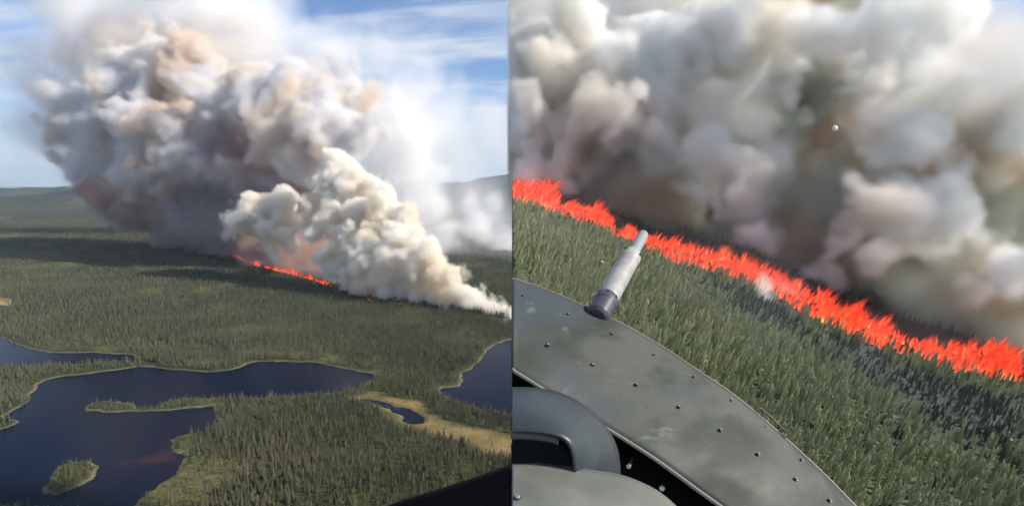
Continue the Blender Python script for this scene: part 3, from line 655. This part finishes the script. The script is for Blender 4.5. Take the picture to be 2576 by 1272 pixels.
fg = []
for k in range(70):
    px, py, hb_ = along(rl, k / 69)
    c = on_hill(px, py - hb_ * .25); fg.append((px, py - hb_ * .66, hb_ * .28, c.y))
plume('burning_gas', fg, .75, glow_mat('burning_gas', (1.0, .12, .045), .30), 'soft orange glow of burning gas along the slope fire', warp=(9, 7), bump=(5, 4.5), detail=2, soft=2.2, bias=2.3, lo_x=.05, floor=60, classes=3, wisp=1.2)
def hy_(px, py): return on_hill(px, py).y
sgrey = smoke_mat('slope_smoke_grey', .36, (.958, .960, .940), (.935, .90, .83), 1 / 26, .05)
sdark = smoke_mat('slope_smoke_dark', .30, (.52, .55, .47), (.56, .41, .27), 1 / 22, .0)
front = [(1420, 420, 50, 168), (1500, 410, 50, 166), (1380, 430, 50, 168), (1900, 600, 34, 136), (2080, 650, 40, 128), (2130, 700, 34, 121), (2290, 640, 50, 118), (2450, 620, 50, 116), (2540, 560, 50, 114), (1350, 300, 120, 176), (1330, 420, 60, 166), (1420, 200, 120, 178), (1460, 340, 110, 172), (1540, 300, 100, 168), (1560, 180, 120, 174), (1600, 380, 60, 166), (1680, 250, 100, 166), (1700, 130, 110, 172), (1640, 420, 34, 162), (1640, 330, 70, 164), (1450, 90, 100, 184), (1320, 120, 90, 188), (1860, 110, 100, 168),
    (1800, 260, 84, 160), (1760, 380, 56, 154), (1830, 400, 70, 150), (1900, 430, 76, 146), (1960, 400, 70, 146), (1880, 500, 64, 142), (1800, 520, 46, 146), (1740, 500, 30, 150), (1960, 310, 50, 150), (1900, 320, 60, 152), (1960, 480, 46, 142), (1920, 560, 30, 138), (1990, 250, 30, 152), 
    (2190, 240, 80, 140), (2280, 190, 90, 142), (2370, 260, 84, 138), (2260, 330, 100, 134), (2190, 420, 80, 131), (2160, 520, 76, 126), (2130, 610, 50, 122), (2230, 560, 90, 124), (2300, 480, 90, 127), (2200, 650, 56, 118), (2240, 710, 34, 114), (2330, 590, 84, 121), (2390, 500, 80, 124), (2420, 400, 70, 128), (2420, 580, 50, 118), (2350, 650, 36, 116),
    (2540, 330, 66, 122), (2600, 270, 60, 122), (2610, 400, 70, 118), (2100, 110, 90, 150), (2000, 120, 80, 160), (2520, 640, 40, 108), (2340, 60, 100, 145), (2200, 60, 90, 150), (2500, 750, 28, 104), (2600, 620, 40, 106)] + [(x, y - r * .3, r, on_hill(x, yb).y - 2.0) for x, y, r, yb in ((1963, 738, 12, 755),)]
plume('slope_smoke', front, 0.9, sgrey, 'thick pale grey rolling smoke above the slope fire', warp=(24, 15), bump=(14, 9.5), detail=2.8, soft=3.2, bias=9.2, classes=8, wisp=.9, lo_x=.05, floor=100, carve=[(x, y, r * .92, 105, 200) for x, y, r in ((2080, 200, 42), (2112, 260, 40), (2092, 330, 34), (2088, 400, 30), (2080, 465, 30), (2050, 540, 34), (2010, 620, 44), (1960, 670, 46), (1880, 640, 40), (1560, 440, 34), (1640, 500, 38), (1735, 590, 46), (1680, 560, 40), (2490, 440, 36), (2530, 485, 34), (2310, 740, 44), (2400, 730, 46), (2490, 800, 40))])
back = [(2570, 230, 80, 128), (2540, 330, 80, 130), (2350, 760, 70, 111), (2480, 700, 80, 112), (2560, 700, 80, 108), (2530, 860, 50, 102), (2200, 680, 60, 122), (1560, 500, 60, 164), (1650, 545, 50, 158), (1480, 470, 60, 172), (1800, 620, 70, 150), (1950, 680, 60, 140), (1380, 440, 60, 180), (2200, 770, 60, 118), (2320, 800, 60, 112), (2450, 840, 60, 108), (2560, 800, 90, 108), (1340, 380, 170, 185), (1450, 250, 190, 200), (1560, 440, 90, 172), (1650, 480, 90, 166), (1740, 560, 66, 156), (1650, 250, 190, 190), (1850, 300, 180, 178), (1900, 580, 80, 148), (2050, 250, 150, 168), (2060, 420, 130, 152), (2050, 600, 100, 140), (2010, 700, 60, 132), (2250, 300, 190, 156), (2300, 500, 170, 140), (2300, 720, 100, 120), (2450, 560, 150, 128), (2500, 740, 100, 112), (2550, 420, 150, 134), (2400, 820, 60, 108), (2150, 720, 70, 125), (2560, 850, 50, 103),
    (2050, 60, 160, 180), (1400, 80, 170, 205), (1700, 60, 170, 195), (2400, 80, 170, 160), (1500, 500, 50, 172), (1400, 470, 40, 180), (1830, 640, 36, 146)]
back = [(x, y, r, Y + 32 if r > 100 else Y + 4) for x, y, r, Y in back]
pale = smoke_mat('slope_smoke_pale', .09, (.950, .952, .936), (.93, .88, .80), 1 / 26, -.05)
plume('slope_pale_smoke', [q for q in back if q[1] <= 300 and not 2000 <= q[0] <= 2100 and q[0] < 2600], 2.2, pale, 'pale haze of smoke filling the sky over the slope', warp=(30, 18), bump=(16, 10), detail=2, soft=7, bias=12, lo_x=.05, floor=95)
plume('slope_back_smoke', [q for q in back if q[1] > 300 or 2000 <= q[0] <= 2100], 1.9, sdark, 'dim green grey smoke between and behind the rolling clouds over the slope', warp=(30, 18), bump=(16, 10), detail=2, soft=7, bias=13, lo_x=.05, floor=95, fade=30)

thin = smoke_mat('slope_haze_smoke', .0042, (.96, .98, .97), None, 1)  # thin volume added to lighten the trees on the slope
plume('slope_haze', [(1330, 560, 150, 110), (1500, 620, 170, 100), (1700, 700, 190, 92), (1900, 820, 210, 85), (2150, 950, 220, 80), (2400, 1050, 220, 76), (2600, 1100, 200, 76), (1900, 650, 150, 105), (2300, 800, 150, 92), (1600, 900, 180, 72), (1400, 800, 200, 75)], 3.0, thin, 'faint smoke haze hanging over the slope', warp=(60, 20), bump=(30, 8), detail=1, soft=14, bias=8, lo_x=.05, floor=85)
hzm = bpy.data.materials.new('haze'); hzm.use_nodes = True; t_ = hzm.node_tree; t_.nodes.clear(); g = NT(hzm)
o_ = g.n('ShaderNodeOutputMaterial'); pv = g.n('ShaderNodeVolumePrincipled'); g.l(pv.outputs[0], o_.inputs['Volume'])
pv.inputs['Color'].default_value = (.72, .86, 1.0, 1); pv.inputs['Density'].default_value = 4e-5; pv.inputs['Anisotropy'].default_value = .2
hv = [(x, y, z_) for x in (-50000, 50000) for y in (-300, 31000) for z_ in (-4, 900)]
tag(link('haze', mesh('haze', hv, [(0, 1, 3, 2), (4, 6, 7, 5), (0, 4, 5, 1), (2, 3, 7, 6), (0, 2, 6, 4), (1, 5, 7, 3)]), [hzm], smooth=False), kind='stuff')

# ------------------------------------------------------------------ helicopter nose (right) and door sill (left)
def empty(name, loc):
    o = bpy.data.objects.new(name, None); COL.objects.link(o); o.location = loc; return o
def spline(pts, n_):
    """even samples of a smooth curve through points (x, y, ...)"""
    P = np.array(pts, float); d = np.r_[0, np.cumsum(np.hypot(*(np.diff(P[:, :2], axis=0).T)))]
    t = np.linspace(0, d[-1], n_); out = np.empty((n_, P.shape[1]))
    m_ = np.gradient(P, d, axis=0)
    for i, tt in enumerate(t):
        k = min(np.searchsorted(d, tt, 'right') - 1, len(d) - 2); h = d[k + 1] - d[k]; s = (tt - d[k]) / h
        out[i] = (2 * s ** 3 - 3 * s ** 2 + 1) * P[k] + (s ** 3 - 2 * s ** 2 + s) * h * m_[k] + (-2 * s ** 3 + 3 * s ** 2) * P[k + 1] + (s ** 3 - s ** 2) * h * m_[k + 1]
    return out
def depth_pt(px, py, w): return Vector((0, 0, H)) + ray(px, py) * w
def loft(name, A, B, m, parent, nu=60, nv=14, bulge=.08, thick=.012, prof=None):
    a = spline(A, nu); b = spline(B, nu); v = []; f = []
    for i in range(nu):
        pa = depth_pt(*a[i]); pb = depth_pt(*b[i])
        nrm = Vector((0, -.45, .9)).normalized()
        for j in range(nv):
            q = j / (nv - 1); bl = (prof(q) if prof else math.sin(math.pi * q)) * bulge
            pt = pa.lerp(pb, q) + nrm * bl; pt.x = max(pt.x, .0005); v.append(pt)
    for i in range(nu - 1):
        for j in range(nv - 1):
            k = i * nv + j; f.append((k, k + 1, k + nv + 1, k + nv))
    me = mesh(name, v, f); o = link(name, me, [m], parent)
    s = o.modifiers.new('thickness', 'SOLIDIFY'); s.thickness = thick; s.offset = 0
    return o, (lambda i_, q: v[min(int(i_ * (nu - 1)), nu - 1) * nv + min(int(q * (nv - 1)), nv - 1)])
heli = tag(empty('helicopter', (0, 0, 0)), 'grey green helicopter nose with two rivet rows and a pale probe in the foreground', 'helicopter')
pm_ = mat('weathered_green_paint', rough=.42, spec=.28); g = NT(pm_); tcn = g.n('ShaderNodeTexCoord').outputs['Object']
sc_ = g.n('ShaderNodeMapping'); sc_.inputs['Rotation'].default_value = (0, .6, 0); sc_.inputs['Scale'].default_value = (1, 1, 3.2); g.l(tcn, sc_.inputs[0])
c = g.mix(g.rng(g.noise(2.2, 5, sc_.outputs[0]), .40, .60), (.032, .038, .026), (.070, .074, .060))
c = g.mix(g.rng(g.noise(1.3, 3, tcn), .48, .62), c, (.046, .058, .060))
c = g.mix(g.rng(g.noise(5.0, 4, sc_.outputs[0]), .62, .74, 0, .6), c, (.15, .17, .15))
c = g.mix(g.rng(g.noise(30, 3, tcn), .62, .75, 0, .5), c, (.03, .035, .028))
g.color(c); g.l(g.rng(g.noise(4, 4, tcn), .3, .7, .50, .72), g.b.inputs['Roughness']); g.bump(g.noise(2.5, 2, tcn), .25, .02)
outer = [(1284, 702, 3.05), (1330, 716, 3.05), (1400, 742, 3.02), (1480, 778, 2.98), (1560, 815, 2.94), (1640, 860, 2.9), (1740, 925, 2.82), (1850, 1000, 2.74), (1950, 1084, 2.66), (2060, 1184, 2.56), (2150, 1275, 2.48), (2240, 1370, 2.40)]
inner = [(1284, 930, 2.35), (1330, 958, 2.34), (1390, 996, 2.33), (1460, 1038, 2.32), (1530, 1082, 2.3), (1609, 1131, 2.27), (1660, 1165, 2.25), (1703, 1196, 2.23), (1760, 1238, 2.2), (1801, 1267, 2.18), (1870, 1318, 2.15), (1950, 1378, 2.1)]
panel, pf = loft('nose_panel', outer, inner, pm_, heli, nu=80, nv=20, bulge=.05)
rim_m = mat('bare_tan_edge', (.12, .105, .08), .6)  # thin tan strip along the outer panel edge
def strip(name, pts, rad, m, parent, seg=8, off=(0, 0, 0)):
    a = spline(pts, 60); cen = [depth_pt(*q) + Vector(off) for q in a]; cen = [Vector((max(q.x, .0), q.y, q.z)) for q in cen]
    v = []; f = []
    for i, c0 in enumerate(cen):
        t = (cen[min(i + 1, 59)] - cen[max(i - 1, 0)]).normalized(); u = t.cross(Vector((0, 0, 1))).normalized(); w_ = u.cross(t)
        for s in range(seg):
            an = 2 * math.pi * s / seg; v.append(c0 + u * rad * math.cos(an) + w_ * rad * math.sin(an))
    for v_ in v: v_.x = max(v_.x, .0004)
    for i in range(59):
        for s in range(seg): f.append((i * seg + s, i * seg + (s + 1) % seg, (i + 1) * seg + (s + 1) % seg, (i + 1) * seg + s))
    return link(name, mesh(name, v, f), [m], parent)
strip('edge_trim', outer, .011, rim_m, heli, off=(0, 0, .002)); strip('edge_trim', inner, .008, mat('pale_edge', (.15, .15, .125), .6), heli, off=(0, 0, .004))
# point on the panel seen at a pixel (nearest vertex refined by projection)
pv_ = [vv.co.copy() for vv in panel.data.vertices]
def proj(q):
    d = q - Vector((0, 0, H)); w_ = d.y * CT - d.z * ST; return 1288 + F * d.x / w_, 636 - F * (d.y * ST + d.z * CT) / w_
pp = np.array([proj(q) for q in pv_])
def panel_pt(px, py):
    d = np.hypot(pp[:, 0] - px, pp[:, 1] - py); k = np.argsort(d)[:4]; w_ = 1 / (d[k] + 1); w_ /= w_.sum()
    dep = sum(wi * ((pv_[i] - Vector((0, 0, H))).y * CT - (pv_[i] - Vector((0, 0, H))).z * ST) for wi, i in zip(w_, k))
    return depth_pt(px, py, dep)
rv_m = mat('dark_stud', (.045, .05, .045), .35, .6); rv_hi = mat('stud_head', (.25, .26, .24), .45, .5)
def lathe(prof, seg=14):
    v = []; f = []
    for (r, z_) in prof:
        for s in range(seg): a = 2 * math.pi * s / seg; v.append((r * math.cos(a), r * math.sin(a), z_))
    for i in range(len(prof) - 1):
        for s in range(seg): f.append((i * seg + s, i * seg + (s + 1) % seg, (i + 1) * seg + (s + 1) % seg, (i + 1) * seg + s))
    f.append(tuple(range(seg))[::-1]); f.append(tuple(range((len(prof) - 1) * seg, len(prof) * seg)))
    return v, f
v, f = lathe([(.017, 0), (.017, .004), (.011, .006), (.010, .014), (.006, .017)], 10)
stud_me = mesh('rivet', v, f); stud_me.materials.append(rv_m); stud_me.materials.append(rv_hi)
for pl in stud_me.polygons: pl.material_index = 1 if pl.center.z > .0145 else 0
rq = Vector((0, -.45, .9)).to_track_quat('Z', 'Y')
rivets = [(1315, 747), (1429, 794), (1539, 843), (1644, 896), (1745, 951), (1839, 1011), (1925, 1078), (2015, 1160), (1378, 873), (1490, 922), (1600, 972), (1707, 1028), (1811, 1086), (1905, 1146), (2000, 1209), (2085, 1262)]
for i, (px, py) in enumerate(rivets):
    o = bpy.data.objects.new('rivet', stud_me); COL.objects.link(o); o.parent = panel; o.location = panel_pt(px, py) + Vector((0, -.003, .009)); o.rotation_mode = 'QUATERNION'; o.rotation_quaternion = rq
    o.scale = (.40, .40, .5) if i < 8 else (.52, .52, .6)
# hinge wire along the outer edge
strip('hinge_wire', [(1898, 1030, 2.70), (1925, 1052, 2.68), (1950, 1076, 2.66), (1975, 1100, 2.63)], .0035, mat('grey_metal', (.09, .10, .09), .5, .3), heli, off=(.02, 0, .012))
# probe
def axis_obj(name, p0, p1, prof, m, parent, seg=24):
    """lathe round the axis p0 to p1; prof = (radius, fraction of length)"""
    Ln = (p1 - p0).length; v, f = lathe([(r, t * Ln) for r, t in prof], seg); me = mesh(name, v, f)
    o = link(name, me, [m], parent); o.location = p0; o.rotation_mode = 'QUATERNION'; o.rotation_quaternion = (p1 - p0).to_track_quat('Z', 'Y')
    bv = o.modifiers.new('bevel', 'BEVEL'); bv.width = .002; bv.segments = 2; bv.limit_method = 'ANGLE'
    return o
p0 = depth_pt(1503, 793, 2.93); p1 = depth_pt(1620, 587, 3.75)
pr_m = mat('pale_probe_paint', rough=.45); g = NT(pr_m); tcn = g.n('ShaderNodeTexCoord').outputs['Object']
g.color(g.mix(g.rng(g.noise(9, 4, tcn), .35, .65), (.26, .25, .235), (.34, .33, .31))); 
body = axis_obj('probe', p0, p1, [(.058, .16), (.058, .20), (.057, .60), (.060, .605), (.060, .66), (.050, .70), (.034, .72)], pr_m, heli)
def sub_axis(name, prof, m):
    o = axis_obj(name, p0, p1, prof, m, body); o.location = (0, 0, 0); o.rotation_quaternion = (1, 0, 0, 0); return o
sub_axis('collar', [(.046, -.02), (.060, .0), (.060, .10), (.064, .105), (.064, .155), (.057, .17)], mat('dark_grey_collar', (.055, .058, .068), .4))
sub_axis('nozzle', [(.030, .70), (.036, .73), (.035, .80), (.034, .95), (.030, .985), (.018, 1.0)], mat('grey_nozzle', (.24, .25, .245), .5))
for k in range(8):
    a = k * math.pi / 4 + .3; bo = bpy.data.objects.new('bolt', stud_me); COL.objects.link(bo); bo.parent = body
    Ln = (p1 - p0).length; bo.location = (.062 * math.cos(a), .062 * math.sin(a), Ln * .145); bo.rotation_mode = 'QUATERNION'; bo.rotation_quaternion = Vector((math.cos(a), math.sin(a), 0)).to_track_quat('Z', 'Y'); bo.scale = (.4, .4, .6)
for k in range(4):
    a = k * math.pi / 2 - .35; bo = bpy.data.objects.new('bolt', stud_me); COL.objects.link(bo); bo.parent = body
    bo.location = (.059 * math.cos(a), .059 * math.sin(a), Ln * .655); bo.rotation_mode = 'QUATERNION'; bo.rotation_quaternion = Vector((math.cos(a), math.sin(a), 0)).to_track_quat('Z', 'Y'); bo.scale = (.5, .5, .9)
# dark recess below the panel
blk = mat('black_recess', (.005, .005, .005), .9, spec=.03)
loft('recess_wall', [(1284, 925, 2.42), (1530, 1078, 2.37), (1801, 1263, 2.25), (1980, 1395, 2.15)], [(1284, 1330, 2.30), (1530, 1390, 2.2), (1801, 1440, 2.1), (1980, 1500, 2.0)], blk, heli, nu=24, nv=5, bulge=-.02)
mtl = mat('scuffed_fitting', (.35, .36, .36), .35, .8)
for (px, py, r) in ((1581, 1173, 11), (1665, 1228, 13), (1655, 1252, 10), (1698, 1262, 9)):
    q0 = depth_pt(px, py, 2.26); q1 = depth_pt(px + 8, py - 20, 2.33)
    axis_obj('latch', q0, q1, [(r / 1500 * 1.3, 0), (r / 1500 * 1.3, .4), (r / 1500 * .8, .5), (r / 1500 * .8, 1)], mtl if px != 1698 else rv_m, heli, 10)
# hood (dark rounded cover) with a slot
hd_m = mat('dark_hood_paint', rough=.38, spec=.4); g = NT(hd_m); tcn = g.n('ShaderNodeTexCoord').outputs['Object']
g.color(g.mix(g.rng(g.noise(3, 3, tcn), .4, .65), (.028, .036, .040), (.042, .052, .054)))
hood = [(1284, 975), (1340, 976), (1380, 981), (1436, 1000), (1483, 1031), (1516, 1064), (1538, 1096), (1552, 1130), (1558, 1172), (1559, 1210)]
hood_in = [(1284, 1085), (1320, 1085), (1352, 1087), (1384, 1092), (1408, 1099), (1424, 1110), (1434, 1126), (1440, 1148), (1443, 1180), (1444, 1210)]
def ring_loft(name, A, B, m, dA, dB, prof, parent, nu=50, nv=12):
    a = spline(A, nu); b = spline(B, nu); v = []; f = []
    for i in range(nu):
        for j in range(nv):
            q = j / (nv - 1); x = a[i] * (1 - q) + b[i] * q
            pt = depth_pt(x[0], x[1], dA + (dB - dA) * q - prof(q)); pt.x = max(pt.x, .0005); v.append(pt)
    for i in range(nu - 1):
        for j in range(nv - 1): k = i * nv + j; f.append((k, k + 1, k + nv + 1, k + nv))
    o = link(name, mesh(name, v, f), [m], parent); s = o.modifiers.new('thickness', 'SOLIDIFY'); s.thickness = .008; s.offset = 0; return o
ring_loft('hood', hood, hood_in, hd_m, 2.22, 1.98, lambda q: .10 * math.sin(math.pi * q * .62), heli)
ring_loft('hood_lip', hood_in[:5], [(x - 3 if x > 1300 else x, y + 17) for x, y in hood_in[:5]], mat('hood_lip_paint', (.060, .072, .075), .4), 1.975, 1.99, lambda q: .012 * math.sin(math.pi * q), heli, nv=6)  # lip toned lighter than the hood, a highlight put into its colour
ring_loft('hood_slot', [(x - 2 if x > 1300 else x, y + 12) for x, y in hood_in], [(1284 + (x - 1284) * .3, 1215) for x, y in hood_in], mat('slot_black', (.006, .007, .009), .9, spec=.05), 2.03, 2.10, lambda q: -.05 * q, heli)
# pale lower cowl
cw = mat('pale_cowl_paint', rough=.5); g = NT(cw); tcn = g.n('ShaderNodeTexCoord').outputs['Object']
g.color(g.mix(g.rng(g.noise(4, 5, tcn), .38, .62), (.115, .122, .098), (.155, .158, .135))); g.bump(g.noise(3, 2, tcn), .3, .02)
cowl, _ = loft('lower_cowl', [(1284, 1170, 1.92), (1342, 1168, 1.92), (1422, 1175, 1.92), (1492, 1185, 1.93), (1562, 1197, 1.93), (1609, 1214, 1.93), (1647, 1233, 1.93), (1690, 1266, 1.92), (1730, 1310, 1.9)],
     [(1284, 1480, 1.45), (1342, 1480, 1.45), (1422, 1480, 1.45), (1492, 1480, 1.45), (1562, 1480, 1.45), (1600, 1480, 1.45), (1620, 1480, 1.45), (1640, 1480, 1.45), (1660, 1480, 1.45)], cw, heli, nu=50, nv=16, bulge=.03)
strip('cowl_seam', [(1572, 1222, 1.90), (1545, 1240, 1.87), (1505, 1266, 1.83), (1450, 1300, 1.79)], .004, mat('seam_shadow', (.10, .10, .085), .6), heli, off=(0, 0, .012))  # thin strip along the cowl crease, plain dull grey
o = bpy.data.objects.new('rivet', stud_me); COL.objects.link(o); o.parent = cowl; o.location = depth_pt(1301, 1255, 1.72); o.rotation_mode = 'QUATERNION'; o.rotation_quaternion = rq; o.scale = (.8, .8, 1)

# black window sill, bottom of the left view
sm_ = mat('black_sill', (.002, .002, .003), .6, spec=.06); 
a = spline([(900, 1312), (960, 1290), (1020, 1268), (1080, 1250), (1150, 1228), (1220, 1204), (1288, 1180)], 40)
v = []; f = []; pr_ = [(0, 0), (-.006, .012), (-.010, .03), (-.010, .30), (.05, .32), (.05, .02), (.02, .0)]
for i, (px, py) in enumerate(a):
    c0 = depth_pt(px, py, .95)
    for (dy, dz) in pr_: q = c0 + Vector((0, dy, -dz)); q.x = min(q.x, -.0006) if i == len(a) - 1 else q.x; v.append(q)
nv = len(pr_)
for i in range(len(a) - 1):
    for s in range(nv): f.append((i * nv + s, i * nv + (s + 1) % nv, (i + 1) * nv + (s + 1) % nv, (i + 1) * nv + s))
f.append(tuple(range(nv))); f.append(tuple(range((len(a) - 1) * nv, len(a) * nv))[::-1])
sill = link('window_sill', mesh('window_sill', v, f), [sm_]); tag(sill, 'black curved window sill across the bottom corner of the lake view', 'sill')

# solid white blobs added in place of bright specks on the windscreen
ash = mat('white_ash', (.6, .6, .58), .9)
for (px, py, r, Y, lab) in ((2100, 323, 8, 60, 'round white ash flake in front of the darkest gap in the smoke'), (1515, 658, 3.5, 60, 'tiny white ash flake left of the probe'), (2544, 1105, 3, 60, 'small white ash flake just below the right end of the fire')):
    bm = bmesh.new(); bmesh.ops.create_icosphere(bm, subdivisions=2, radius=1)
    for q in bm.verts: q.co *= 1 + .08 * random.uniform(-1, 1)
    me = bpy.data.meshes.new('ash_flake'); bm.to_mesh(me); bm.free()
    o = link('ash_flake', me, [ash]); o.location = at(px, py, Y); s_ = r / F * Y; o.scale = (s_, s_ * .5, s_ * .9); tag(o, lab, 'ash flake')
